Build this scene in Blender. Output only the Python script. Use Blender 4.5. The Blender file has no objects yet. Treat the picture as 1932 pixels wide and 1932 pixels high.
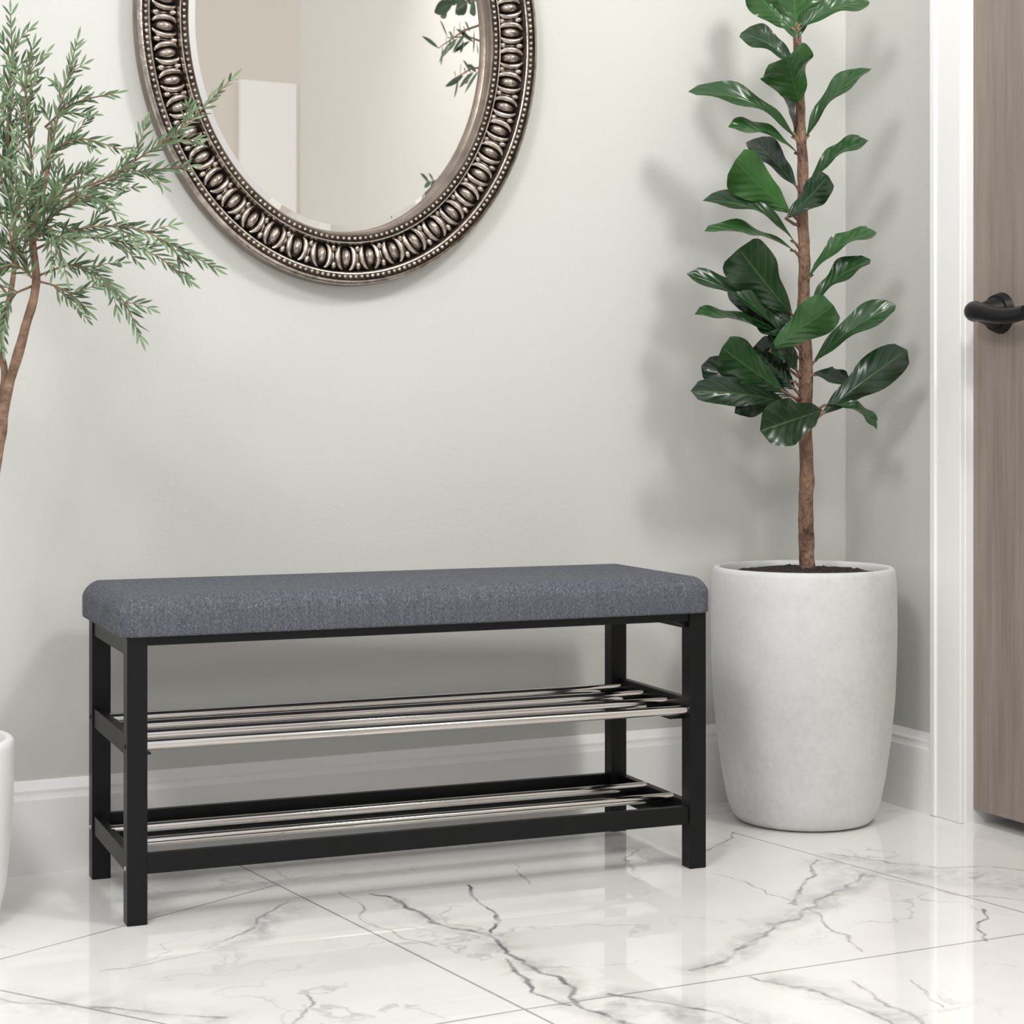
import bpy, bmesh, math, random
from mathutils import Vector, Matrix, noise
random.seed(7)
scene = bpy.context.scene
try:
    scene.view_settings.view_transform = 'Standard'
    scene.view_settings.look = 'None'
except Exception as e:
    print(e)
COL = scene.collection

# ---------------------------------------------------------------- survey
F = 3494.0; CX = 966.0; HY = 800.0; CH = 0.76
TH = math.radians(25.8)
C, S = math.cos(TH), math.sin(TH)
WALL_Y = 3.181
WALL_X = 2.312
def at(u, v, Z):
    """world position of a surveyed photo point at distance Z"""
    X = (u-CX)*Z/F
    return Vector((C*X+S*Z, -S*X+C*Z, CH+(HY-v)*Z/F))
def floor_at(u, v):
    return at(u, v, F*CH/(v-HY))

# ---------------------------------------------------------------- materials
def new_mat(name):
    m = bpy.data.materials.new(name); m.use_nodes = True
    nt = m.node_tree
    b = nt.nodes['Principled BSDF']
    return m, nt, b
def N(nt, typ, **kw):
    n = nt.nodes.new(typ)
    for k, v in kw.items():
        setattr(n, k, v)
    return n
def L(nt, a, b): nt.links.new(a, b)
def ramp(nt, fac, stops):
    r = nt.nodes.new('ShaderNodeValToRGB')
    el = r.color_ramp.elements
    while len(el) < len(stops): el.new(0.5)
    for e, (p, c) in zip(el, stops):
        e.position = p; e.color = (c[0], c[1], c[2], 1)
    L(nt, fac, r.inputs[0]); return r.outputs[0]
def coords(nt, scale=(1,1,1), kind='Object'):
    t = N(nt, 'ShaderNodeTexCoord'); m = N(nt, 'ShaderNodeMapping')
    m.inputs['Scale'].default_value = scale
    L(nt, t.outputs[kind], m.inputs[0]); return m.outputs[0]
def noise_n(nt, vec, scale, detail=4, rough=.5):
    n = N(nt, 'ShaderNodeTexNoise'); n.inputs['Scale'].default_value = scale
    n.inputs['Detail'].default_value = detail; n.inputs['Roughness'].default_value = rough
    L(nt, vec, n.inputs['Vector']); return n.outputs['Fac']
def bump(nt, b, h, strength, dist=.01):
    n = N(nt, 'ShaderNodeBump'); n.inputs['Strength'].default_value = strength
    n.inputs['Distance'].default_value = dist
    L(nt, h, n.inputs['Height']); L(nt, n.outputs[0], b.inputs['Normal'])
def simple(name, c1, c2, rough, metal=0, nscale=20, bstr=0, bdist=.002, bscale=None, detail=4, scl=(1,1,1), spec=None):
    m, nt, b = new_mat(name)
    v = coords(nt, scl)
    f = noise_n(nt, v, nscale, detail)
    L(nt, ramp(nt, f, [(.3, c1), (.7, c2)]), b.inputs['Base Color'])
    b.inputs['Roughness'].default_value = rough
    b.inputs['Metallic'].default_value = metal
    if spec is not None: b.inputs['Specular IOR Level'].default_value = spec
    if bstr:
        f2 = noise_n(nt, v, bscale or nscale, detail)
        bump(nt, b, f2, bstr, bdist)
    return m

M_wall = simple('wall_paint', (.602,.600,.567), (.622,.620,.587), .6, bstr=.25, bdist=.002, bscale=160, nscale=1.2)
M_wall_warm = simple('wall_paint_warm', (.70,.66,.59), (.72,.68,.61), .6, bstr=.2, bdist=.002, bscale=160, nscale=1.2)
M_white = simple('white_trim_paint', (.89,.885,.865), (.91,.905,.885), .35, nscale=3)
M_black = simple('black_powder_coat', (.003,.003,.0035), (.0045,.0045,.005), .40, bstr=.1, bscale=900, bdist=.0005, spec=.24)
M_matteblack = simple('black_matte_metal', (.005,.005,.006), (.007,.007,.008), .38, spec=.35)
M_chrome = simple('polished_chrome', (.52,.495,.47), (.62,.59,.56), .10, metal=1, nscale=4)
M_silverglass = simple('silvered_glass', (.90,.87,.83), (.91,.88,.84), .012, metal=1, nscale=2)
M_frame = simple('antique_silver', (.26,.215,.185), (.60,.54,.48), .25, metal=.95, nscale=60, bstr=.35, bscale=140, bdist=.002)
M_framedark = simple('bronze_recess_shade', (.020,.014,.010), (.085,.065,.05), .42, metal=.85, nscale=50, bstr=.3, bscale=120)  # dark bronze, with occlusion shade of the frame's hollows painted into the colour
M_frameside = simple('bronze_rim', (.17,.14,.12), (.27,.225,.19), .36, metal=.85, nscale=25, bstr=.2, bscale=80)
M_soil = simple('dark_soil', (.004,.003,.002), (.05,.034,.024), .95, nscale=110, bstr=1, bscale=120, bdist=.012)
M_bark = simple('fig_bark', (.09,.045,.026), (.30,.185,.12), .85, nscale=40, bstr=1, bscale=110, bdist=.012, scl=(1,1,.6))
M_bark2 = simple('twig_bark', (.14,.078,.048), (.35,.225,.15), .85, nscale=45, bstr=1, bscale=110, bdist=.008)
M_glazed = simple('white_glazed_ceramic', (.84,.84,.83), (.88,.88,.87), .3, nscale=6)

def concrete():
    m, nt, b = new_mat('pale_concrete')
    v = coords(nt)
    a = noise_n(nt, v, 5, 8, .65); c = noise_n(nt, v, 80, 4)
    mx = N(nt, 'ShaderNodeMath', operation='MULTIPLY_ADD'); L(nt, c, mx.inputs[0]); mx.inputs[1].default_value = .25; L(nt, a, mx.inputs[2])
    L(nt, ramp(nt, mx.outputs[0], [(.40, (.56,.557,.545)), (.60, (.635,.632,.62)), (.8, (.69,.687,.675))]), b.inputs['Base Color'])
    b.inputs['Roughness'].default_value = .65
    bump(nt, b, mx.outputs[0], .25, .003)
    return m
M_conc = concrete()

def wood():
    m, nt, b = new_mat('greige_wood')
    v = coords(nt, (14, 14, .7))
    a = noise_n(nt, v, 4, 8, .65)
    v2 = coords(nt, (60, 60, 1.2)); c = noise_n(nt, v2, 4, 4)
    ad = N(nt, 'ShaderNodeMath', operation='MULTIPLY_ADD'); L(nt, c, ad.inputs[0]); ad.inputs[1].default_value = .35; L(nt, a, ad.inputs[2])
    L(nt, ramp(nt, ad.outputs[0], [(.45, (.195,.160,.135)), (.65, (.25,.206,.176)), (.9, (.30,.25,.215))]), b.inputs['Base Color'])
    b.inputs['Roughness'].default_value = .55
    bump(nt, b, ad.outputs[0], .15, .002)
    return m
M_wood = wood()

def fabric():
    m, nt, b = new_mat('heathered_grey_fabric')
    v1 = coords(nt, (760, 200, 200)); a = noise_n(nt, v1, 1, 2, .6)
    v2 = coords(nt, (240, 900, 900)); c = noise_n(nt, v2, 1, 2, .6)
    v3 = coords(nt, (260, 30, 30)); d = noise_n(nt, v3, 1, 2, .5)
    s1 = N(nt, 'ShaderNodeMath', operation='MULTIPLY_ADD'); L(nt, c, s1.inputs[0]); s1.inputs[1].default_value = .9; L(nt, a, s1.inputs[2])
    s2 = N(nt, 'ShaderNodeMath', operation='MULTIPLY_ADD'); L(nt, d, s2.inputs[0]); s2.inputs[1].default_value = .28; L(nt, s1.outputs[0], s2.inputs[2])
    dv = N(nt, 'ShaderNodeMath', operation='DIVIDE'); L(nt, s2.outputs[0], dv.inputs[0]); dv.inputs[1].default_value = 2.18
    L(nt, ramp(nt, dv.outputs[0], [(.36, (.040,.043,.055)), (.5, (.088,.092,.112)), (.66, (.215,.218,.242))]), b.inputs['Base Color'])
    b.inputs['Roughness'].default_value = .9
    b.inputs['Specular IOR Level'].default_value = .3
    bump(nt, b, dv.outputs[0], .5, .0015)
    return m
M_fabric = fabric()

def leafmat(name, dark, light, vein, rough=.33, vk=.5):
    m, nt, b = new_mat(name)
    tone = N(nt, 'ShaderNodeAttribute', attribute_name='tone')
    uv = N(nt, 'ShaderNodeTexCoord')
    sp = N(nt, 'ShaderNodeSeparateXYZ'); L(nt, uv.outputs['UV'], sp.inputs[0])
    s = N(nt, 'ShaderNodeMath', operation='SUBTRACT'); L(nt, sp.outputs[1], s.inputs[0]); s.inputs[1].default_value = .5
    ab = N(nt, 'ShaderNodeMath', operation='ABSOLUTE'); L(nt, s.outputs[0], ab.inputs[0])
    mid = N(nt, 'ShaderNodeMapRange'); L(nt, ab.outputs[0], mid.inputs[0])
    mid.inputs[1].default_value = .008; mid.inputs[2].default_value = .028; mid.inputs[3].default_value = vk; mid.inputs[4].default_value = 0
    k = N(nt, 'ShaderNodeMath', operation='MULTIPLY_ADD'); L(nt, ab.outputs[0], k.inputs[0]); k.inputs[1].default_value = -.55; L(nt, sp.outputs[0], k.inputs[2])
    w = N(nt, 'ShaderNodeMath', operation='MULTIPLY'); L(nt, k.outputs[0], w.inputs[0]); w.inputs[1].default_value = 7*2*math.pi
    sn = N(nt, 'ShaderNodeMath', operation='SINE'); L(nt, w.outputs[0], sn.inputs[0])
    sv = N(nt, 'ShaderNodeMapRange'); L(nt, sn.outputs[0], sv.inputs[0])
    sv.inputs[1].default_value = .94; sv.inputs[2].default_value = 1; sv.inputs[3].default_value = 0; sv.inputs[4].default_value = vk*.5
    mx = N(nt, 'ShaderNodeMath', operation='MAXIMUM'); L(nt, mid.outputs[0], mx.inputs[0]); L(nt, sv.outputs[0], mx.inputs[1])
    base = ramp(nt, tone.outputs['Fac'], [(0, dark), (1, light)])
    mix = N(nt, 'ShaderNodeMix', data_type='RGBA'); L(nt, mx.outputs[0], mix.inputs[0])
    L(nt, base, mix.inputs[6]); mix.inputs[7].default_value = (*vein, 1)
    L(nt, mix.outputs[2], b.inputs['Base Color'])
    b.inputs['Roughness'].default_value = rough
    hb = N(nt, 'ShaderNodeMath', operation='MULTIPLY_ADD'); L(nt, sn.outputs[0], hb.inputs[0]); hb.inputs[1].default_value = -.22; L(nt, mid.outputs[0], hb.inputs[2])
    bump(nt, b, hb.outputs[0], .4, .003)
    return m
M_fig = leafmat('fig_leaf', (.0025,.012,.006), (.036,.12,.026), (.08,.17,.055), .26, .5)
M_needle = leafmat('grey_green_leaf', (.036,.085,.036), (.24,.36,.19), (.24,.33,.19), .5)

def marble():
    m, nt, b = new_mat('veined_white_marble_tile')
    P0 = N(nt, 'ShaderNodeTexCoord').outputs['Object']
    def warp(P, scale, amt, detail=3):
        n = N(nt, 'ShaderNodeTexNoise'); n.inputs['Scale'].default_value = scale; n.inputs['Detail'].default_value = detail
        L(nt, P, n.inputs['Vector'])
        s = N(nt, 'ShaderNodeVectorMath', operation='SUBTRACT'); L(nt, n.outputs['Color'], s.inputs[0]); s.inputs[1].default_value = (.5,.5,.5)
        c = N(nt, 'ShaderNodeVectorMath', operation='SCALE'); L(nt, s.outputs[0], c.inputs[0]); c.inputs['Scale'].default_value = amt
        a = N(nt, 'ShaderNodeVectorMath', operation='MULTIPLY_ADD'); L(nt, c.outputs[0], a.inputs[0]); a.inputs[1].default_value = (1,1,0); L(nt, P, a.inputs[2])
        return a.outputs[0]
    PW = warp(P0, 9, .085, 6)
    def seg(P, A, B, w, k, inner=.35):
        ba = B-A; ll = ba.length_squared
        pa = N(nt, 'ShaderNodeVectorMath', operation='SUBTRACT'); L(nt, P, pa.inputs[0]); pa.inputs[1].default_value = A
        d = N(nt, 'ShaderNodeVectorMath', operation='DOT_PRODUCT'); L(nt, pa.outputs[0], d.inputs[0]); d.inputs[1].default_value = ba/ll
        cl = N(nt, 'ShaderNodeClamp'); L(nt, d.outputs['Value'], cl.inputs[0])
        ma = N(nt, 'ShaderNodeVectorMath', operation='SCALE'); ma.inputs[0].default_value = -ba; L(nt, cl.outputs[0], ma.inputs['Scale'])
        ad = N(nt, 'ShaderNodeVectorMath', operation='ADD'); L(nt, pa.outputs[0], ad.inputs[0]); L(nt, ma.outputs[0], ad.inputs[1])
        ln = N(nt, 'ShaderNodeVectorMath', operation='LENGTH'); L(nt, ad.outputs[0], ln.inputs[0])
        mr = N(nt, 'ShaderNodeMapRange'); L(nt, ln.outputs['Value'], mr.inputs[0])
        mr.inputs[1].default_value = w*inner; mr.inputs[2].default_value = w; mr.inputs[3].default_value = k; mr.inputs[4].default_value = 0
        return mr.outputs[0]
    def poly(P, pts, w, k, acc, inner=.35):
        q = [floor_at(*p) for p in pts]
        for p in q: p.z = 0
        for a, c in zip(q[:-1], q[1:]):
            o = seg(P, a, c, w, k, inner)
            if acc is None: acc = o
            else:
                mx = N(nt, 'ShaderNodeMath', operation='MAXIMUM'); L(nt, acc, mx.inputs[0]); L(nt, o, mx.inputs[1]); acc = mx.outputs[0]
        return acc
    wide = None
    for pts, w, k in [([(740,1700),(860,1755),(930,1775)], .035, .6), ([(930,1775),(1050,1850),(1180,1940)], .05, .7),
                      ([(1640,1650),(1560,1690),(1455,1745)], .055, 1), ([(1455,1745),(1400,1795),(1300,1830)], .035, .8),
                      ([(1130,1885),(1300,1910),(1440,1940)], .075, .8), ([(1560,1625),(1932,1672)], .08, .7), ([(1480,1850),(1720,1935)], .045, .7),
                      ([(430,1785),(550,1715)], .045, .8), ([(20,1885),(400,1925)], .06, .5)]:
        wide = poly(PW, pts, w, k, wide, .1)
    thin = None
    for pts, w, k in [([(715,1688),(860,1755),(930,1775),(1050,1850),(1180,1940)], .0065, .8),
                      ([(880,1672),(905,1700),(935,1722),(925,1765)], .0050, .95),
                      ([(965,1815),(1000,1870),(1100,1895)], .0045, .8),
                      ([(1640,1650),(1500,1720),(1420,1785),(1300,1830)], .0052, .65),
                      ([(1540,1620),(1520,1680),(1490,1705)], .0038, .75),
                      ([(1520,1715),(1560,1745),(1640,1795)], .0038, .55),
                      ([(1350,1650),(1500,1697)], .0035, .5),
                      ([(1430,1842),(1600,1890),(1700,1940)], .0055, .65),
                      ([(1590,1850),(1760,1940)], .0042, .5),
                      ([(1560,1612),(1700,1630),(1940,1645)], .0042, .55),
                      ([(1640,1652),(1760,1682),(1940,1700)], .0042, .55),
                      ([(1856,1718),(1860,1745),(1848,1775)], .004, .8),
                      ([(400,1790),(480,1745),(560,1700)], .0042, .55),
                      ([(180,1835),(380,1800)], .0035, .4),
                      ([(604,1865),(600,1895),(560,1940)], .0042, .6),
                      ([(0,1878),(200,1903),(420,1925)], .004, .5),
                      ([(640,1680),(690,1735),(820,1790)], .0035, .45),
                      ([(1196,1598),(1184,1640)], .0045, .7),
                      ([(1385,1572),(1320,1625)], .0045, .55),
                      ([(965,1628),(1000,1665)], .0035, .55),
                      ([(1150,1878),(1300,1900),(1430,1935)], .0055, .7),
                      ([(1730,1850),(1765,1895)], .0042, .5)]:
        thin = poly(PW, pts, w, k, thin, .25)
    joint = None
    for pts in [[(450,1632),(1080,1950)], [(790,1938),(985,1905)], [(985,1905),(1940,1761)], [(-60,1826),(520,1670)], [(-40,1860),(340,1938)], [(1380,1570),(1940,1724)]]:
        joint = poly(P0, pts, .0026, .8, joint)
    br = noise_n(nt, P0, 22, 3)
    brm = N(nt, 'ShaderNodeMapRange'); L(nt, br, brm.inputs[0]); brm.inputs[1].default_value = .32; brm.inputs[2].default_value = .58; brm.inputs[3].default_value = .2; brm.inputs[4].default_value = 1
    t2 = N(nt, 'ShaderNodeMath', operation='MULTIPLY'); L(nt, thin, t2.inputs[0]); L(nt, brm.outputs[0], t2.inputs[1])
    nv = noise_n(nt, PW, 2.6, 5, .55)
    sb = N(nt, 'ShaderNodeMath', operation='SUBTRACT'); L(nt, nv, sb.inputs[0]); sb.inputs[1].default_value = .5
    ab = N(nt, 'ShaderNodeMath', operation='ABSOLUTE'); L(nt, sb.outputs[0], ab.inputs[0])
    fv = N(nt, 'ShaderNodeMapRange'); L(nt, ab.outputs[0], fv.inputs[0]); fv.inputs[1].default_value = 0; fv.inputs[2].default_value = .008; fv.inputs[3].default_value = .32; fv.inputs[4].default_value = 0
    mask = noise_n(nt, P0, 3.1, 2)
    mm = N(nt, 'ShaderNodeMapRange'); L(nt, mask, mm.inputs[0]); mm.inputs[1].default_value = .46; mm.inputs[2].default_value = .6
    fv2 = N(nt, 'ShaderNodeMath', operation='MULTIPLY'); L(nt, fv.outputs[0], fv2.inputs[0]); L(nt, mm.outputs[0], fv2.inputs[1])
    mxx = N(nt, 'ShaderNodeMath', operation='MAXIMUM'); L(nt, t2.outputs[0], mxx.inputs[0]); L(nt, fv2.outputs[0], mxx.inputs[1])
    wn = noise_n(nt, PW, 20, 6, .65)
    wnm = N(nt, 'ShaderNodeMapRange'); L(nt, wn, wnm.inputs[0]); wnm.inputs[1].default_value = .38; wnm.inputs[2].default_value = .66
    w2 = N(nt, 'ShaderNodeMath', operation='MULTIPLY'); L(nt, wide, w2.inputs[0]); L(nt, wnm.outputs[0], w2.inputs[1])
    cl = noise_n(nt, P0, 3.5, 5, .6)
    base = ramp(nt, cl, [(.35, (.80,.78,.75)), (.6, (.87,.855,.83))])
    def mixc(fac, c1, c2):
        mi = N(nt, 'ShaderNodeMix', data_type='RGBA'); L(nt, fac, mi.inputs[0]); L(nt, c1, mi.inputs[6]); mi.inputs[7].default_value = (*c2, 1); return mi.outputs[2]
    c = mixc(w2.outputs[0], base, (.36,.355,.35))
    c = mixc(mxx.outputs[0], c, (.09,.09,.095))
    c = mixc(joint, c, (.19,.18,.17))
    L(nt, c, b.inputs['Base Color'])
    b.inputs['Roughness'].default_value = .035
    b.inputs['IOR'].default_value = 1.75
    return m
M_floor = marble()

# ---------------------------------------------------------------- mesh helpers
def obj_from_bm(name, bm, mats, parent=None, smooth=False, loc=None, rot=None, autos=None):
    me = bpy.data.meshes.new(name)
    if autos != 'keep': bmesh.ops.recalc_face_normals(bm, faces=bm.faces)
    bm.to_mesh(me); bm.free()
    for m in (mats if isinstance(mats, (list, tuple)) else [mats]): me.materials.append(m)
    if smooth:
        for p in me.polygons: p.use_smooth = True
    o = bpy.data.objects.new(name, me); COL.objects.link(o)
    if parent: o.parent = parent
    if loc is not None: o.location = loc
    if rot is not None: o.rotation_euler = rot
    return o
def smooth_by_angle(o, ang=40):
    me = o.data
    for p in me.polygons: p.use_smooth = True
    bm = bmesh.new(); bm.from_mesh(me)
    for e in bm.edges:
        if len(e.link_faces) == 2 and e.calc_face_angle(0) > math.radians(ang): e.smooth = False
    bm.to_mesh(me); bm.free()
def empty(name, loc, label, cat, rotz=0):
    o = bpy.data.objects.new(name, None); COL.objects.link(o)
    o.location = loc; o.rotation_euler = (0,0,rotz); o.empty_display_size = .1
    o['label'] = label; o['category'] = cat
    return o
def box(bm, x0, x1, y0, y1, z0, z1, bev=0, mi=0, seg=2):
    r = bmesh.ops.create_cube(bm, size=1)
    vs = r['verts']
    for v in vs:
        v.co = Vector(((x0+x1)/2+v.co.x*(x1-x0), (y0+y1)/2+v.co.y*(y1-y0), (z0+z1)/2+v.co.z*(z1-z0)))
    fs = set(f for v in vs for f in v.link_faces)
    for f in fs: f.material_index = mi
    if bev:
        es = list(set(e for v in vs for e in v.link_edges))
        bmesh.ops.bevel(bm, geom=es, offset=bev, segments=seg, affect='EDGES', profile=.5)
def catmull(pts, n=6):
    P = [Vector(p) for p in pts]
    P = [P[0]*2-P[1]] + P + [P[-1]*2-P[-2]]
    out = []
    for i in range(1, len(P)-2):
        for k in range(n):
            t = k/n
            a, b_, c, d = P[i-1], P[i], P[i+1], P[i+2]
            out.append(.5*((2*b_)+(-a+c)*t+(2*a-5*b_+4*c-d)*t*t+(-a+3*b_-3*c+d)*t*t*t))
    out.append(P[-2]); return out
def tube(bm, pts, r0, r1, n=8, mi=0, rough=0, caps=True, radii=None):
    rings = []; up = Vector((0.13,.9,.2)).normalized(); m = len(pts)
    for i, p in enumerate(pts):
        d = (pts[min(i+1,m-1)]-pts[max(i-1,0)])
        if d.length < 1e-9: d = Vector((0,0,1))
        d.normalize()
        a = d.cross(up)
        if a.length < 1e-3: a = d.cross(Vector((1,0,0)))
        a.normalize(); b_ = d.cross(a)
        r = r0+(r1-r0)*i/(m-1)
        if radii: r = radii(i/(m-1))
        ring = []
        for k in range(n):
            q = 2*math.pi*k/n
            rr = r
            if rough: rr = r*(1+rough*noise.noise(Vector((p.x*9+math.cos(q)*1.3, p.y*9+math.sin(q)*1.3, p.z*30))))
            ring.append(bm.verts.new(p+a*math.cos(q)*rr+b_*math.sin(q)*rr))
        rings.append(ring)
    for i in range(m-1):
        for k in range(n):
            f = bm.faces.new((rings[i][k], rings[i][(k+1)%n], rings[i+1][(k+1)%n], rings[i+1][k])); f.material_index = mi
    if caps:
        bm.faces.new(rings[0]).material_index = mi; bm.faces.new(rings[-1]).material_index = mi
def lathe(bm, prof, n=72, mi=0):
    rings = []
    for r, z in prof:
        if r < 1e-6: rings.append([bm.verts.new((0,0,z))])
        else: rings.append([bm.verts.new((r*math.cos(2*math.pi*k/n), r*math.sin(2*math.pi*k/n), z)) for k in range(n)])
    for a, b_ in zip(rings[:-1], rings[1:]):
        for k in range(n):
            k2 = (k+1) % n
            if len(a) == 1 and len(b_) == 1: continue
            if len(a) == 1: bm.faces.new((a[0], b_[k], b_[k2]))
            elif len(b_) == 1: bm.faces.new((a[k], a[k2], b_[0]))
            else: bm.faces.new((a[k], a[k2], b_[k2], b_[k]))
def structure(o): o['kind'] = 'structure'; return o

# ---------------------------------------------------------------- room
bm = bmesh.new(); box(bm, -2.6, 3.7, -2.6, WALL_Y+.12, -.1, 0)
floor = structure(obj_from_bm('floor', bm, M_floor)); floor['label'] = 'glossy white marble tiles with grey veins'
bm = bmesh.new(); box(bm, -2.6, WALL_X+.12, WALL_Y, WALL_Y+.12, 0, 2.9)
wb = structure(obj_from_bm('wall_back', bm, M_wall)); wb['label'] = 'pale greige painted wall'
DY0, DY1, DH = 1.97, 2.798, 2.06
WEND = -.27
bm = bmesh.new()
box(bm, WALL_X, WALL_X+.12, DY1+.014, WALL_Y, 0, 2.9)
box(bm, WALL_X, WALL_X+.12, DY0-.014, DY1+.014, DH+.014, 2.9)
box(bm, WALL_X, WALL_X+.12, WEND, DY0-.014, 0, 2.9)
wr = structure(obj_from_bm('wall_right', bm, M_wall)); wr['label'] = 'pale greige painted wall beside the door'
bm = bmesh.new(); box(bm, WALL_X+.12, WALL_X+.18, DY0-.2, DY1+.2, 0, 2.4)  # unseen block added behind the door so the gap beneath it stays dark
wh = structure(obj_from_bm('gap_light_block', bm, M_wall)); wh['label'] = 'added block keeping light out of the gap under the door'
# far wall of the passage, seen in the mirror
bm = bmesh.new(); box(bm, 1.7, 3.6, -1.74, -1.62, 0, 2.9)
wf = structure(obj_from_bm('wall_front', bm, M_wall_warm)); wf['label'] = 'warm beige painted wall of the passage'
bm = bmesh.new(); box(bm, 2.49, 2.755, -1.62, -1.585, .0, 2.29, .004)
d2 = structure(obj_from_bm('door_2', bm, M_white)); d2['label'] = 'narrow plain white painted door'

def base_profile(t=.016, h=.156):
    return [(0,0),(t,0),(t,h*.80),(t*.88,h*.83),(t*.80,h*.86),(t*.80,h*.90),(t*.6,h*.93),(t*.35,h*.975),(t*.2,h),(0,h)]
def baseboard(name, p0, p1, inward):
    bm = bmesh.new(); rings = []
    for p in (p0, p1):
        rings.append([bm.verts.new((p[0]+inward[0]*a, p[1]+inward[1]*a, z)) for a, z in base_profile()])
    n = len(rings[0])
    for k in range(n): bm.faces.new((rings[0][k], rings[0][(k+1)%n], rings[1][(k+1)%n], rings[1][k]))
    bm.faces.new(rings[0]); bm.faces.new(rings[1])
    o = structure(obj_from_bm(name, bm, M_white)); o['label'] = 'white painted skirting board with stepped top edge'
CW = .087
baseboard('baseboard_back', (-2.6, WALL_Y), (WALL_X, WALL_Y), (0,-1))
baseboard('baseboard_right', (WALL_X, WALL_Y-.016), (WALL_X, DY1+CW), (-1,0))

bm = bmesh.new()
def casing(bm, ya, yb, z0, z1):
    box(bm, WALL_X-.013, WALL_X, ya, yb, z0, z1, .002)
casing(bm, DY1, DY1+CW, 0, DH+CW); casing(bm, DY0-CW, DY0, 0, DH+CW); casing(bm, DY0, DY1, DH, DH+CW)
box(bm, WALL_X-.017, WALL_X-.002, DY1+CW-.016, DY1+CW+.001, 0, DH+CW, .003)
box(bm, WALL_X-.017, WALL_X-.002, DY0-CW-.001, DY0-CW+.016, 0, DH+CW, .003)
box(bm, WALL_X-.001, WALL_X+.12, DY1-.002, DY1+.013, 0, DH)
box(bm, WALL_X-.001, WALL_X+.12, DY0-.013, DY0+.002, 0, DH)
box(bm, WALL_X-.001, WALL_X+.12, DY0, DY1, DH-.002, DH+.013)
tr = structure(obj_from_bm('trim_1', bm, M_white)); tr['label'] = 'white painted door casing'
bm = bmesh.new()
dx = WALL_X+.016
box(bm, dx+.006, dx+.040, DY0+.003, DY1-.003, .026, DH-.003)
st = .165
for (ya, yb, za, zb) in [(DY0+.003, DY0+st, .026, DH-.003), (DY1-st, DY1-.003, .026, DH-.003),
                         (DY0+st, DY1-st, .026, .24), (DY0+st, DY1-st, 1.12, 1.25), (DY0+st, DY1-st, DH-.14, DH-.003)]:
    box(bm, dx, dx+.007, ya, yb, za, zb, .001)
door = structure(obj_from_bm('door_1', bm, M_wood)); door['label'] = 'greige wood door with black lever handle'
hy, hz = DY1-.080, .967
bm = bmesh.new()
bmesh.ops.create_cone(bm, segments=48, radius1=.039, radius2=.034, depth=.014, cap_ends=True, matrix=Matrix.Translation((dx-.007, hy, hz)) @ Matrix.Rotation(-math.pi/2, 4, 'Y'))
bmesh.ops.create_cone(bm, segments=32, radius1=.030, radius2=.018, depth=.036, cap_ends=True, matrix=Matrix.Translation((dx-.030, hy, hz)) @ Matrix.Rotation(-math.pi/2, 4, 'Y'))
pts = catmull([(dx-.048, hy+.016, hz+.003), (dx-.055, hy+.004, hz+.002), (dx-.058, hy-.022, hz-.002), (dx-.058, hy-.06, hz-.009), (dx-.054, hy-.095, hz-.010), (dx-.050, hy-.125, hz-.006)], 6)
tube(bm, pts, .02, .01, 20, radii=lambda t: .013+.0075*(1-t)**1.2 if t > .08 else .0195)
bmesh.ops.create_uvsphere(bm, u_segments=24, v_segments=12, radius=.0195, matrix=Matrix.Translation((dx-.048, hy+.016, hz+.003)))
h = obj_from_bm('door_handle', bm, M_matteblack, parent=door); smooth_by_angle(h, 40); h['label'] = 'matte black lever handle on round rose'

# ---------------------------------------------------------------- bench
BL, BD = .988, .343
a0 = math.radians(22.3)-TH      # bench stands slightly askew to the wall
fl = Vector((-.5815, 2.798))
bx = C*fl.x+S*fl.y; by = -S*fl.x+C*fl.y
bench = empty('shoe_bench', (bx, by, 0), 'black metal shoe bench with grey upholstered seat and chrome rails', 'bench', a0)
LW = .031
ZT = .437
for i, (x, y) in enumerate([(0,0),(BL-LW,0),(0,BD-LW),(BL-LW,BD-LW)]):
    bm = bmesh.new(); box(bm, x, x+LW, y, y+LW, 0, ZT, .0012)
    obj_from_bm('leg', bm, M_black, parent=bench)
bm = bmesh.new()
for x0 in (.003, BL-.003-.018): box(bm, x0, x0+.018, LW*.5, BD-LW*.5, ZT-.030, ZT-.0005, .001)
box(bm, .006, BL-.006, .004, .016, ZT-.014, ZT-.0005, .001); box(bm, .006, BL-.006, BD-.016, BD-.004, ZT-.014, ZT-.0005, .001)
xx, sgn = BL-LW, -1
v = [bm.verts.new(p) for p in [(xx, .02, ZT-.001), (xx+sgn*.05, .02, ZT-.001), (xx, .02, ZT-.026), (xx, .012, ZT-.001), (xx+sgn*.05, .012, ZT-.001), (xx, .012, ZT-.026)]]
for f in [(0,1,2),(3,5,4),(0,3,4,1),(1,4,5,2),(2,5,3,0)]: bm.faces.new([v[k] for k in f])
obj_from_bm('seat_frame', bm, M_black, parent=bench)
def side_rail(bm, x0, inn, z0, z1):
    box(bm, x0, x0+.014, LW*.8, BD-LW*.8, z0, z1, .001)
    xa = x0+.012 if inn == 1 else x0-.040
    box(bm, xa, xa+(.026 if inn == 1 else .042), LW*.8, BD-LW*.8, z0, z0+.003)
def bar(parent, d, zb):
    bm = bmesh.new()
    xa, xb = (LW-.002, BL-LW+.002) if d < LW else (.012, BL-.014)
    tube(bm, [Vector((xa, d, zb)), Vector((xb, d, zb))], .0077, .0077, 24)
    b_ = obj_from_bm('tube_rail', bm, M_chrome, parent=parent); smooth_by_angle(b_, 50); b_['label'] = 'chrome tube rail'
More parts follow.
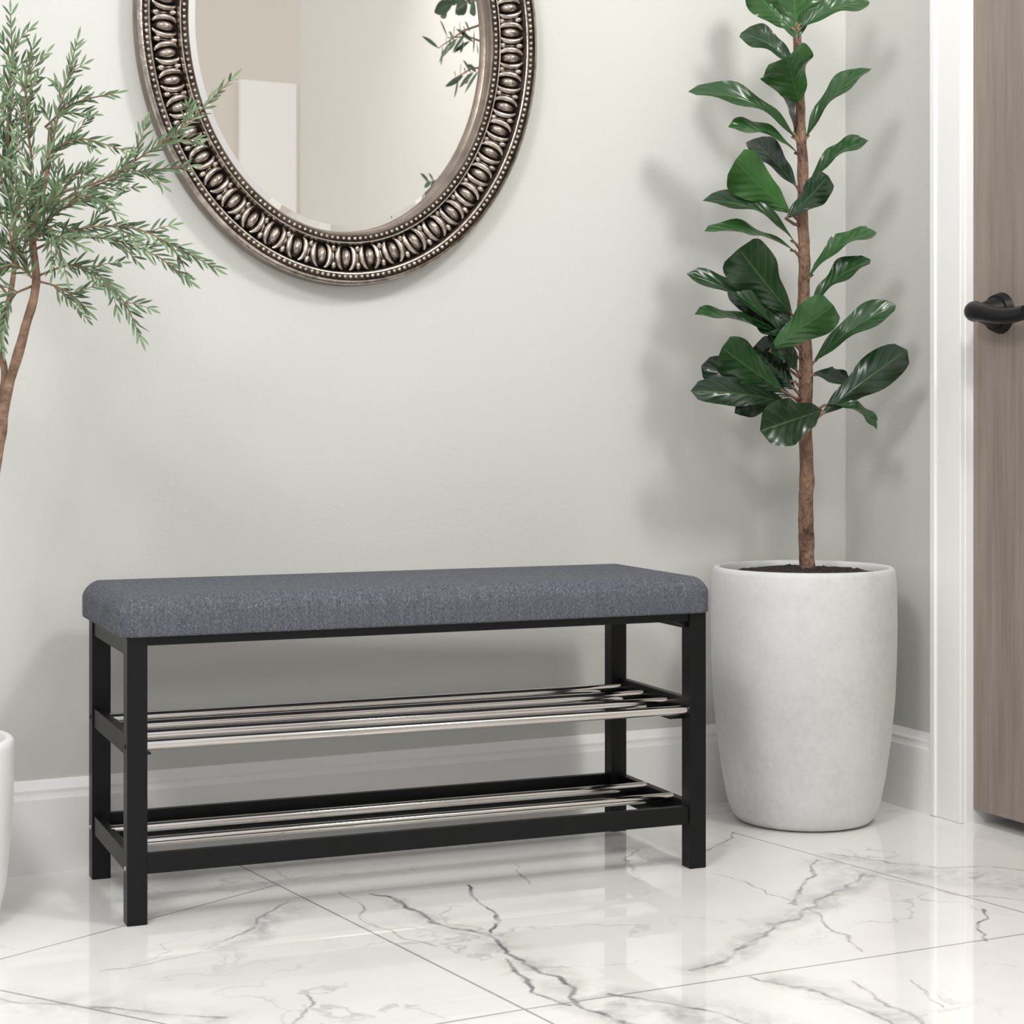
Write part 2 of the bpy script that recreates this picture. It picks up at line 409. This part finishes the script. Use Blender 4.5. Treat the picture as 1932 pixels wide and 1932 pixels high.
for x0, inn in ((.003, 1), (BL-.003-.014, -1)):
    bm = bmesh.new(); side_rail(bm, x0, inn, .254, .286)
    obj_from_bm('side_rail', bm, M_black, parent=bench)
for d in (.013, .108, .203, .298): bar(bench, d, .2705)
bm = bmesh.new()
z0, z1 = .076, .107
for x0, inn in ((.003, 1), (BL-.003-.014, -1)): side_rail(bm, x0, inn, z0, z1)
box(bm, .006, BL-.006, .004, .018, z0, z1-.0005, .001)
box(bm, .006, BL-.006, BD-.018, BD-.004, z0, z1-.0005, .001)
box(bm, .006, BL-.006, BD-.085, BD-.016, z0+.0005, z0+.0035)
ls = obj_from_bm('lower_shelf', bm, M_black, parent=bench)
for d in (.100, .205): bar(ls, d, .104)
for (y, z) in [(LW*.5, .27), (LW*.5, .085), (BD-LW*.5, .27), (BD-LW*.5, .085)]:
    for x in (0, BL):
        bm = bmesh.new()
        bmesh.ops.create_uvsphere(bm, u_segments=16, v_segments=8, radius=.004, matrix=Matrix.Translation((x, y, z)) @ Matrix.Diagonal((.5,1,1,1)))
        obj_from_bm('bolt', bm, M_chrome if z < .2 else M_black, parent=bench, smooth=True)
bm = bmesh.new()
bmesh.ops.create_uvsphere(bm, u_segments=16, v_segments=8, radius=.005, matrix=Matrix.Translation((BL-LW-.012, .0105, ZT-.009)) @ Matrix.Diagonal((1,.5,1,1)))
obj_from_bm('bolt', bm, M_chrome, parent=bench, smooth=True)
# cushion
bm = bmesh.new()
x0, x1, y0, y1, z0, z1 = -.014, BL+.010, -.010, .352, ZT, .4985
r = bmesh.ops.create_cube(bm, size=1)
for v in r['verts']: v.co = Vector(((x0+x1)/2+v.co.x*(x1-x0), (y0+y1)/2+v.co.y*(y1-y0), (z0+z1)/2+v.co.z*(z1-z0)))
vert_e = [e for e in bm.edges if abs(e.verts[0].co.z-e.verts[1].co.z) > .01]
bmesh.ops.bevel(bm, geom=vert_e, offset=.028, segments=6, affect='EDGES', profile=.5)
top_e = [e for e in bm.edges if e.verts[0].co.z > z1-.001 and e.verts[1].co.z > z1-.001]
bmesh.ops.bevel(bm, geom=top_e, offset=.0265, segments=8, affect='EDGES', profile=.42)
bot_e = [e for e in bm.edges if e.verts[0].co.z < z0+.001 and e.verts[1].co.z < z0+.001]
bmesh.ops.bevel(bm, geom=bot_e, offset=.004, segments=3, affect='EDGES', profile=.5)
cu = obj_from_bm('seat_cushion', bm, M_fabric, parent=bench); smooth_by_angle(cu, 35); cu['label'] = 'grey woven fabric seat pad'

# ---------------------------------------------------------------- mirror
AI, BI = .289, .368
MC = Vector((1.189, WALL_Y, 1.475))
mirror = empty('wall_mirror', (MC.x, MC.y, MC.z), 'oval wall mirror in ornate antique silver frame', 'mirror')
def ell(s, t): return Vector(((AI+s)*math.cos(t), 0, (BI+s)*math.sin(t)))
prof = [(.000,.006,2),(.000,.020,2),(.005,.030,1),(.007,.0305,1),(.016,.0305,1),(.0175,.034,0),(.020,.034,0),(.022,.027,1),(.027,.017,1),(.042,.012,1),(.060,.014,1),(.069,.024,1),(.073,.037,0),(.076,.038,1),(.086,.038,1),(.088,.0415,0),(.092,.0405,0),(.0955,.036,2),(.097,.028,2),(.097,.012,2),(.094,.000,2),(.0,.0,2)]
bm = bmesh.new(); NS = 220; rings = []
for k in range(NS):
    t = 2*math.pi*k/NS
    rings.append([bm.verts.new(ell(s, t)+Vector((0,-h_,0))) for s, h_, _ in prof])
for k in range(NS):
    a_, b_ = rings[k], rings[(k+1) % NS]
    for i in range(len(prof)-1):
        f = bm.faces.new((a_[i], b_[i], b_[i+1], a_[i+1])); f.material_index = prof[i][2]
def arc_pts(s, count):
    M_ = 2000; acc = [0]; prev = ell(s, 0)
    for i in range(1, M_+1):
        p = ell(s, 2*math.pi*i/M_); acc.append(acc[-1]+(p-prev).length); prev = p
    out = []; j = 0
    for c_ in range(count):
        target = acc[-1]*(c_+.5)/count
        while acc[j] < target: j += 1
        out.append(2*math.pi*j/M_)
    return out
def frame_at(s, t, h_):
    p = ell(s, t)+Vector((0,-h_,0))
    tg = Vector((-(AI+s)*math.sin(t), 0, (BI+s)*math.cos(t))).normalized()
    rd = Vector((tg.z, 0, -tg.x))
    return p, rd, tg, Vector((0,-1,0))
def xf(p, rd, tg, up):
    return Matrix((( rd.x, tg.x, up.x, p.x), (rd.y, tg.y, up.y, p.y), (rd.z, tg.z, up.z, p.z), (0,0,0,1)))
def mark(geom, mi):
    for v in geom['verts']:
        for f in v.link_faces: f.material_index = mi
for s, h_, cnt, rad in ((.0115,.031,200,.0045), (.081,.0385,240,.0049)):
    for t in arc_pts(s, cnt):
        g = bmesh.ops.create_icosphere(bm, subdivisions=1, radius=rad, matrix=xf(*frame_at(s, t, h_))); mark(g, 0)
NE = 50
rj = random.Random(3)
ts = arc_pts(.047, NE)
for t in ts:
    p, rd, tg, up = frame_at(.047, t, .015)
    tw = rj.uniform(-.08, .08)
    M_ = xf(p, rd, tg, up) @ Matrix.Rotation(-.20, 4, 'Y') @ Matrix.Rotation(tw, 4, 'Z')
    # plump egg
    g = bmesh.ops.create_uvsphere(bm, u_segments=16, v_segments=10, radius=1, matrix=M_ @ Matrix.Translation((0,0,.003)) @ Matrix.Diagonal((.0195,.0100,.0190,1))); mark(g, 0)
    # pair of crescent husks hugging the egg
    for sg in (-1, 1):
        pts = []
        for q in range(13):
            a = math.radians(-78+156*q/12)
            pts.append(M_ @ Vector((.0240*math.sin(a), sg*(.0045+.0118*math.cos(a)), .009+.004*math.cos(a))))
        tube(bm, pts, .003, .003, 8, radii=lambda u: .0022+.0032*math.sin(math.pi*min(max(u,0),1)))
for t in [0.5*(ts[i]+ts[(i+1) % NE]+(2*math.pi if i == NE-1 else 0)) for i in range(NE)]:
    p, rd, tg, up = frame_at(.047, t, .015)
    M_ = xf(p, rd, tg, up) @ Matrix.Rotation(-.20, 4, 'Y') @ Matrix.Rotation(rj.uniform(-.1,.1), 4, 'Z')
    for e_ in (-1, 1):
        g = bmesh.ops.create_uvsphere(bm, u_segments=10, v_segments=6, radius=1, matrix=M_ @ Matrix.Translation((e_*.0165, 0, .010)) @ Matrix.Diagonal((.0085,.0056,.0065,1))); mark(g, 0)
    g = bmesh.ops.create_uvsphere(bm, u_segments=10, v_segments=6, radius=1, matrix=M_ @ Matrix.Translation((0, 0, .004)) @ Matrix.Diagonal((.016,.0026,.008,1))); mark(g, 0)
fr = obj_from_bm('mirror_frame', bm, [M_frame, M_framedark, M_frameside], parent=mirror); smooth_by_angle(fr, 60)
bm = bmesh.new()
outer = [bm.verts.new((( AI+.001)*math.cos(2*math.pi*k/160), -.0085, (BI+.001)*math.sin(2*math.pi*k/160))) for k in range(160)]
inner = [bm.verts.new(((AI-.014)*math.cos(2*math.pi*k/160), -.0115, (BI-.014)*math.sin(2*math.pi*k/160))) for k in range(160)]
for k in range(160): bm.faces.new((outer[k], outer[(k+1)%160], inner[(k+1)%160], inner[k]))
bm.faces.new(inner)
gl = obj_from_bm('mirror_glass', bm, M_silverglass, parent=mirror); gl['label'] = 'bevelled mirror glass'

# ---------------------------------------------------------------- leaves
def start_leaves():
    bm = bmesh.new(); uv = bm.loops.layers.uv.new('UVMap'); tone = bm.verts.layers.float.new('tone'); return bm, uv, tone
def leaf(B, base, tip, wv, W, tone, droop=.0, cup=.1, wave=.03, nt=10, ns=4, shape='fig'):
    bm, uv, tl = B
    d = tip-base; ln = d.length; d.normalize()
    wv = (wv-d*wv.dot(d)).normalized(); n = d.cross(wv)
    if n.z < 0: n = -n
    ph = random.random()*6
    rows = []
    for i in range(nt+1):
        t = i/nt
        if shape == 'fig':
            w = (max(t,0)**.95*(max(1-t,0))**.42)/.432 * (1-.18*math.exp(-((t-.38)/.13)**2))
            w = max(w, .03) if t < .99 else .02
        else:
            w = max(math.sin(math.pi*min(1, t*.96+.02))**.8, .05)
        row = []
        for j in range(-ns, ns+1):
            s = j/ns
            p = base+d*ln*t+n*(droop*ln*(math.sin(math.pi*t)*.8-.25*t*t))
            p = p+wv*(s*w*W/2)
            p = p+n*(abs(s)**1.3*W*cup*w + wave*W*s*s*math.sin(t*13+ph+(2 if s > 0 else 0))*w)
            v = bm.verts.new(p); v[tl] = tone; row.append((v, t, (s+1)/2))
        rows.append(row)
    for i in range(nt):
        for j in range(2*ns):
            q = [rows[i][j], rows[i+1][j], rows[i+1][j+1], rows[i][j+1]]
            f = bm.faces.new([a[0] for a in q])
            for lp, a in zip(f.loops, q): lp[uv].uv = (a[1], a[2])
            f.smooth = True
RV = Vector((C, -S, 0)); FV = Vector((S, C, 0)); UP = Vector((0,0,1))

# ---------------------------------------------------------------- fig tree
ZP = 3.565
pc = at(1516, 1000, ZP); pc.z = 0
fig = empty('potted_fig_tree', pc, 'fiddle leaf fig tree in pale concrete planter', 'potted plant')
bm = bmesh.new()
lathe(bm, [(0,0),(.113,0),(.128,.004),(.137,.014),(.145,.035),(.156,.09),(.166,.16),(.1735,.24),(.1765,.31),(.1775,.38),(.1765,.44),(.1745,.476),(.172,.483),(.169,.486),(.163,.486),(.160,.483),(.158,.475),(.158,.44),(0,.44)])
po = obj_from_bm('planter', bm, M_conc, parent=fig, smooth=True); po['label'] = 'tall rounded pale concrete planter'
smooth_by_angle(po, 50)
bm = bmesh.new()
lathe(bm, [(0,.484),(.02,.483),(.04,.483),(.06,.482),(.075,.481),(.09,.480),(.105,.478),(.12,.476),(.135,.474),(.148,.471),(.1585,.468),(.1585,.442),(0,.442)], 90)
for v in bm.verts:
    if v.co.z > .4685: v.co.z += .007*noise.noise(v.co*120)
obj_from_bm('soil', bm, M_soil, parent=fig, smooth=True)
def fp(u, v, dz=0): return at(u, v, ZP+dz)-pc
trunk_px = [(1524,1090),(1521,980),(1522,880),(1519,790),(1521,700),(1515,600),(1518,500),(1514,400),(1515,320),(1511,240),(1508,160),(1505,90),(1503,62)]
bm = bmesh.new()
tp = catmull([fp(u, v) for u, v in trunk_px], 9)
tp[0].z = .46
tube(bm, tp, .0152, .0075, 18, rough=.25)
def trunk_at(v):
    for (u0, v0), (u1, v1) in zip(trunk_px[:-1], trunk_px[1:]):
        if v1 <= v <= v0: return u0+(u1-u0)*(v0-v)/(v0-v1)
    return 1503
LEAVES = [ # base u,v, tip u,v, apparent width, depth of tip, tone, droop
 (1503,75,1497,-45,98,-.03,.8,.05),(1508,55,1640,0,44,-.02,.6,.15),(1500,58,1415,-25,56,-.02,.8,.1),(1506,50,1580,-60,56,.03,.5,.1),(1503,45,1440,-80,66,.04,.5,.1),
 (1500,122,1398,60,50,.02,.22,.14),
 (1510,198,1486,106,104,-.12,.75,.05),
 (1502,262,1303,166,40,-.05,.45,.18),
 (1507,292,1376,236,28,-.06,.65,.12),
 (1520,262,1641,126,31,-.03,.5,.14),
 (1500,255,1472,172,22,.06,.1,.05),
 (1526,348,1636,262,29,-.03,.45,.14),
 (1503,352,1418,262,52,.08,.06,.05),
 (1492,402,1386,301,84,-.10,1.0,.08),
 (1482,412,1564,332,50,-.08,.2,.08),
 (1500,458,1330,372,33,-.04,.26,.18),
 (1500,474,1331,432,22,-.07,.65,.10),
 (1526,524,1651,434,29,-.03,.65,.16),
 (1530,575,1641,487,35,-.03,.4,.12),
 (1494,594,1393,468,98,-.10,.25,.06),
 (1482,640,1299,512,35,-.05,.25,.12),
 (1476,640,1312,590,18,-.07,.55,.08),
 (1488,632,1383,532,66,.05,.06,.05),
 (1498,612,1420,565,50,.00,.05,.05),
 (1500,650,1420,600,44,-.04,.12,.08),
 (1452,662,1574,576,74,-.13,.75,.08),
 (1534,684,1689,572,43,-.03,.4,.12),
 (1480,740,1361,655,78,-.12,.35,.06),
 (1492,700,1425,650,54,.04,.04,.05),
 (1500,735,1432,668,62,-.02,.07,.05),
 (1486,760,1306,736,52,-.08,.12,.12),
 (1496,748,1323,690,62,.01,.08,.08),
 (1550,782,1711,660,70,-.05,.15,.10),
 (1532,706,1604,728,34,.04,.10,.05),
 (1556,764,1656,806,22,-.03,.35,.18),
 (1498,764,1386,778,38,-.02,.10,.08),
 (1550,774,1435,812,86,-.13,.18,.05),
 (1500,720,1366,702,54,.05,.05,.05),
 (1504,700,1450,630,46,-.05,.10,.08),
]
B = start_leaves()
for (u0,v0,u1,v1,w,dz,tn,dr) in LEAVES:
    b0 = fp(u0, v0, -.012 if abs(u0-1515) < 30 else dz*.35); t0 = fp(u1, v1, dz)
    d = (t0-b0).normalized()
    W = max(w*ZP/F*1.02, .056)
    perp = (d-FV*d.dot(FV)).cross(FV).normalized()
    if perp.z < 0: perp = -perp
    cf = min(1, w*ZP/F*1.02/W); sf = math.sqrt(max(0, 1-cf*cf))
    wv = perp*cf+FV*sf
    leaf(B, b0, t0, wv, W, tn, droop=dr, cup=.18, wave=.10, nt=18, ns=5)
    tv = min(1085, v0+14)
    a = fp(trunk_at(tv), tv, 0)
    tube(bm, [a, (a+b0)/2+Vector((0,0,-.004)), b0, b0+d*.01], .0035, .0022, 8)
obj_from_bm('trunk', bm, M_bark, parent=fig, smooth=True)
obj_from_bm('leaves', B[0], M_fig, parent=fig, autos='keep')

# ---------------------------------------------------------------- narrow-leaved tree on the other side
def shrub(name_parent, origin, branches, trunks, Zc, rnd, leaf_len=.033, leaf_w=.0040, twig=.080):
    bmT = bmesh.new(); B = start_leaves()
    def spray(pts, step=.0098, lsc=1.0):
        total = sum((b-a).length for a, b in zip(pts[:-1], pts[1:]))
        cnt = max(3, int(total/step)); m = len(pts)-1
        for i in range(cnt):
            x = (i+rnd.random()*.6)/cnt*m; k = min(int(x), m-1)
            p = pts[k].lerp(pts[k+1], x-k); d = (pts[k+1]-pts[k]).normalized()
            side = d.cross(FV)
            if side.length < .1: side = d.cross(RV)
            side.normalize(); oth = d.cross(side)
            for sg in (-1, 1):
                q = rnd.uniform(-.9, .9)
                out = (side*math.cos(q)+oth*math.sin(q))*sg
                ang = math.radians(rnd.uniform(18, 38))
                ld = (d*math.cos(ang)+out*math.sin(ang)).normalized()
                ll = leaf_len*lsc*rnd.uniform(.65, 1.2)*(1-.35*i/cnt)
                wv = ld.cross(Vector((rnd.uniform(-1,1), rnd.uniform(-1,1), rnd.uniform(-1,1)))+FV*1.3)
                if wv.length < .05: wv = side
                leaf(B, p, p+ld*ll, wv, leaf_w, rnd.uniform(0,1)**1.1, droop=rnd.uniform(-.03,.10), cup=.12, wave=0, nt=4, ns=1, shape='n')
        d = (pts[-1]-pts[-2]).normalized()
        leaf(B, pts[-1], pts[-1]+d*leaf_len*lsc*.7, d.cross(FV)+Vector((0,0,.01)), leaf_w, .8, cup=.1, wave=0, nt=4, ns=1, shape='n')
    for pts, r0, r1 in trunks:
        tube(bmT, catmull([at(u, v, Zc+dz)-origin for u, v, dz in pts], 10), r0, r1, 14, rough=.25)
    for pts, nt_, start in branches:
        cp = catmull([at(u, v, Zc+dz)-origin for u, v, dz in pts], 6)
        tube(bmT, cp, .0020, .0007, 6)
        m = len(cp)-1; s0 = int(start*m)
        spray(cp[s0:])
        for i in range(nt_):
            x = start*m+(m-start*m)*(i+.3*rnd.random())/nt_*.80; k = min(int(x), m-1)
            p = cp[k].lerp(cp[k+1], x-k); d = (cp[k+1]-cp[k]).normalized()
            side = d.cross(FV).normalized()*(1 if i % 2 else -1)
            q = math.radians(rnd.uniform(24, 42))
            td = (d*math.cos(q)+side*math.sin(q)+FV*rnd.uniform(-.4,.4)+UP*.08).normalized()
            ll = twig*rnd.uniform(.6, 1.15)*(1-.5*i/nt_)
            e = [p, p+td*ll*.5+UP*.003, p+td*ll+UP*rnd.uniform(-.010,.006)]
            tube(bmT, e, .0010, .0005, 5)
            spray(catmull(e, 3), .0098, .85)
    obj_from_bm('trunk', bmT, M_bark2, parent=name_parent, smooth=True)
    obj_from_bm('leaves', B[0], M_needle, parent=name_parent, autos='keep')
rnd = random.Random(11)
ZL = 2.80
oc = at(-166, 1000, ZL); oc.z = 0
olive = empty('potted_rosemary_tree', oc, 'slim tree with narrow grey-green leaves in white pot', 'potted plant')
bm = bmesh.new()
lathe(bm, [(0,0),(.105,0),(.118,.004),(.128,.014),(.138,.06),(.145,.13),(.149,.20),(.150,.268),(.149,.277),(.145,.281),(.138,.281),(.134,.276),(.132,.24),(0,.24)])
o = obj_from_bm('pot', bm, M_glazed, parent=olive); smooth_by_angle(o, 50); o['label'] = 'round white ceramic pot'
bm = bmesh.new(); lathe(bm, [(0,.262),(.07,.264),(.1335,.256),(.1335,.242),(0,.242)], 40)
obj_from_bm('soil', bm, M_soil, parent=olive, smooth=True)
trunks = [([(-150,1420,0),(-75,1120,0),(-12,890,0),(12,745,0),(46,625,0),(68,535,0),(62,440,0),(88,330,0),(95,240,0)], .0115, .0028),
          ([(2,770,0),(8,700,.01),(-6,640,.02),(18,560,.03),(28,470,.03),(20,330,.02),(18,180,.0)], .0062, .0022),
          ([(-16,880,0),(-60,720,.02),(-70,560,.02),(-90,380,.0),(-80,200,0)], .007, .0025)]
br = [
 ([(88,330,0),(105,240,-.02),(125,160,-.03),(145,78,-.04)], 5, .1),
 ([(18,330,0),(15,220,0),(22,120,-.01),(20,25,0)], 9, .05),
 ([(60,300,0),(50,220,-.02),(50,150,-.03),(62,90,-.03)], 5, .1),
 ([(95,290,0),(150,262,-.02),(236,284,-.04)], 1, .2),
 ([(85,240,0),(140,195,-.02),(216,176,-.03)], 1, .2),
 ([(80,370,0),(180,345,-.02),(260,300,-.03),(350,235,-.04),(436,150,-.04)], 4, .35),
 ([(90,390,0),(180,350,0),(260,325,0),(354,314,.0)], 3, .25),
 ([(68,470,0),(150,432,-.03),(250,430,-.05),(330,465,-.06),(404,505,-.06)], 5, .15),
 ([(100,450,0),(200,450,.02),(290,480,.02),(356,528,.02)], 2, .3),
 ([(72,520,0),(140,500,-.02),(200,530,-.03),(240,580,-.03),(264,636,-.03)], 4, .2),
 ([(70,530,0),(105,540,.03),(140,560,.03),(165,585,.03)], 2, .3),
 ([(60,440,0),(110,400,-.04),(160,370,-.06),(205,380,-.06)], 5, .1),
 ([(60,420,0),(100,380,.03),(140,330,.04),(180,310,.05)], 3, .1),
 ([(62,440,0),(30,400,-.05),(-10,390,-.06),(-50,410,-.06)], 7, .1),
 ([(68,530,0),(30,500,-.04),(0,510,-.05),(-40,560,-.05)], 7, .1),
 ([(62,460,0),(90,430,-.05),(110,460,-.06),(125,520,-.06)], 5, .1),
 ([(28,470,0),(60,420,.05),(100,370,.06),(125,330,.06)], 4, .1),
 ([(20,330,0),(-20,260,0),(-60,210,0),(-110,190,0)], 6, .1),
 ([(18,560,0),(-20,520,0),(-70,520,0),(-130,560,0)], 5, .2),
 ([(-80,300,0),(-110,150,0),(-90,30,0)], 6, .1),
 ([(30,400,0),(0,330,-.04),(-20,240,-.05),(-10,150,-.05)], 8, .1),
 ([(40,480,0),(70,400,-.07),(60,330,-.08),(30,260,-.08)], 7, .1),
 ([(50,500,0),(20,450,-.07),(30,390,-.08),(60,350,-.09)], 8, .1),
 ([(60,540,0),(20,560,-.03),(0,600,-.03),(-5,650,-.03)], 5, .2),
]
shrub(olive, oc, br, trunks, ZL, rnd)

# second tree further along the wall, seen only in the mirror
tc = Vector((2.07, 1.92, 0))
rt = empty('potted_tree', tc, 'leafy green potted tree reflected in the mirror', 'potted plant')
bm = bmesh.new(); lathe(bm, [(0,0),(.11,0),(.125,.01),(.15,.2),(.16,.34),(.155,.35),(.145,.35),(.142,.3),(0,.3)], 48)
o = obj_from_bm('pot', bm, M_glazed, parent=rt); smooth_by_angle(o, 50)
bm = bmesh.new(); lathe(bm, [(0,.33),(.1445,.325),(.1435,.302),(0,.302)], 40); obj_from_bm('soil', bm, M_soil, parent=rt, smooth=True)
bm = bmesh.new(); B = start_leaves()
tube(bm, catmull([(0,0,.32),(.01,0,.8),(-.01,.01,1.3),(0,0,1.8),(0,0,2.15)], 6), .014, .006, 12, rough=.2)
r3 = random.Random(5)
for i in range(7):
    z = [1.42,1.70,1.76,1.82,1.87,1.95,2.06][i]
    dirv = Vector((r3.uniform(-.4,.1), -1 if i != 5 else .6, r3.uniform(-.2,.3))).normalized()
    ln = r3.uniform(.20,.30)
    if i == 0: dirv = Vector((-.05,-1,.05)).normalized(); ln = .36
    p0 = Vector((0,0,z)); p1 = p0+dirv*ln
    tube(bm, [p0, p0+dirv*ln*.5+Vector((0,0,.012)), p1], .004, .0015, 6)
    for k in range(10 if i else 6):
        t = .80+.04*k if i == 0 else .3+.7*k/9
        q = p0.lerp(p1, t)
        sd = Vector((r3.uniform(-.6,.6), r3.uniform(-.6,.2), (1 if k % 2 else -1)*r3.uniform(.4,1))).normalized()
        ld = (dirv*.7+sd*.8).normalized()
        leaf(B, q, q+ld*r3.uniform(.04,.075)*(.7 if i == 0 else 1), ld.cross(Vector((1,.3,.2))), .018 if i not in (4,6) else .045, r3.uniform(.1,.7), cup=.1, wave=0, nt=6, ns=2, shape='n')
obj_from_bm('trunk', bm, M_bark, parent=rt, smooth=True)
obj_from_bm('leaves', B[0], M_fig, parent=rt, autos='keep')

# ---------------------------------------------------------------- light
w = bpy.data.worlds.new('World'); scene.world = w; w.use_nodes = True
nt = w.node_tree
bg = nt.nodes['Background']; bg.inputs[1].default_value = 1.0
tcn = N(nt, 'ShaderNodeTexCoord'); sp = N(nt, 'ShaderNodeSeparateXYZ'); L(nt, tcn.outputs['Generated'], sp.inputs[0])
rc = ramp(nt, sp.outputs[2], [(0, (.68,.68,.68)), (.25, (.90,.905,.91)), (.8, (1.0,1.0,1.0))])
mul = N(nt, 'ShaderNodeVectorMath', operation='SCALE'); L(nt, rc, mul.inputs[0]); mul.inputs['Scale'].default_value = 1.13
L(nt, mul.outputs[0], bg.inputs[0])
def area(name, loc, target, size, power, col=(1,1,1), sy=None):
    l = bpy.data.lights.new(name, 'AREA'); l.energy = power; l.color = col; l.size = size
    if sy: l.shape = 'RECTANGLE'; l.size_y = sy
    o = bpy.data.objects.new(name, l); COL.objects.link(o); o.location = loc
    o.rotation_euler = (Vector(target)-Vector(loc)).to_track_quat('-Z', 'Y').to_euler()
area('window_light', (-.3, 1.1, 2.5), (2.0, 3.0, .8), .5, 30, (1,.99,.98))
area('ceiling_lamp', (2.0, 1.3, 2.75), (1.7, 3.1, .8), .35, 26, (1,.98,.95))

# ---------------------------------------------------------------- camera
cam = bpy.data.cameras.new('camera'); co = bpy.data.objects.new('camera', cam); COL.objects.link(co)
co.location = (0,0,CH); co.rotation_euler = (math.pi/2, 0, -TH)
cam.sensor_width = 36; cam.sensor_fit = 'HORIZONTAL'; cam.lens = F/1932*36
cam.shift_y = -(966-HY)/1932
cam.clip_start = .05
cam.dof.use_dof = True; cam.dof.focus_distance = 3.15; cam.dof.aperture_fstop = 11
scene.camera = co
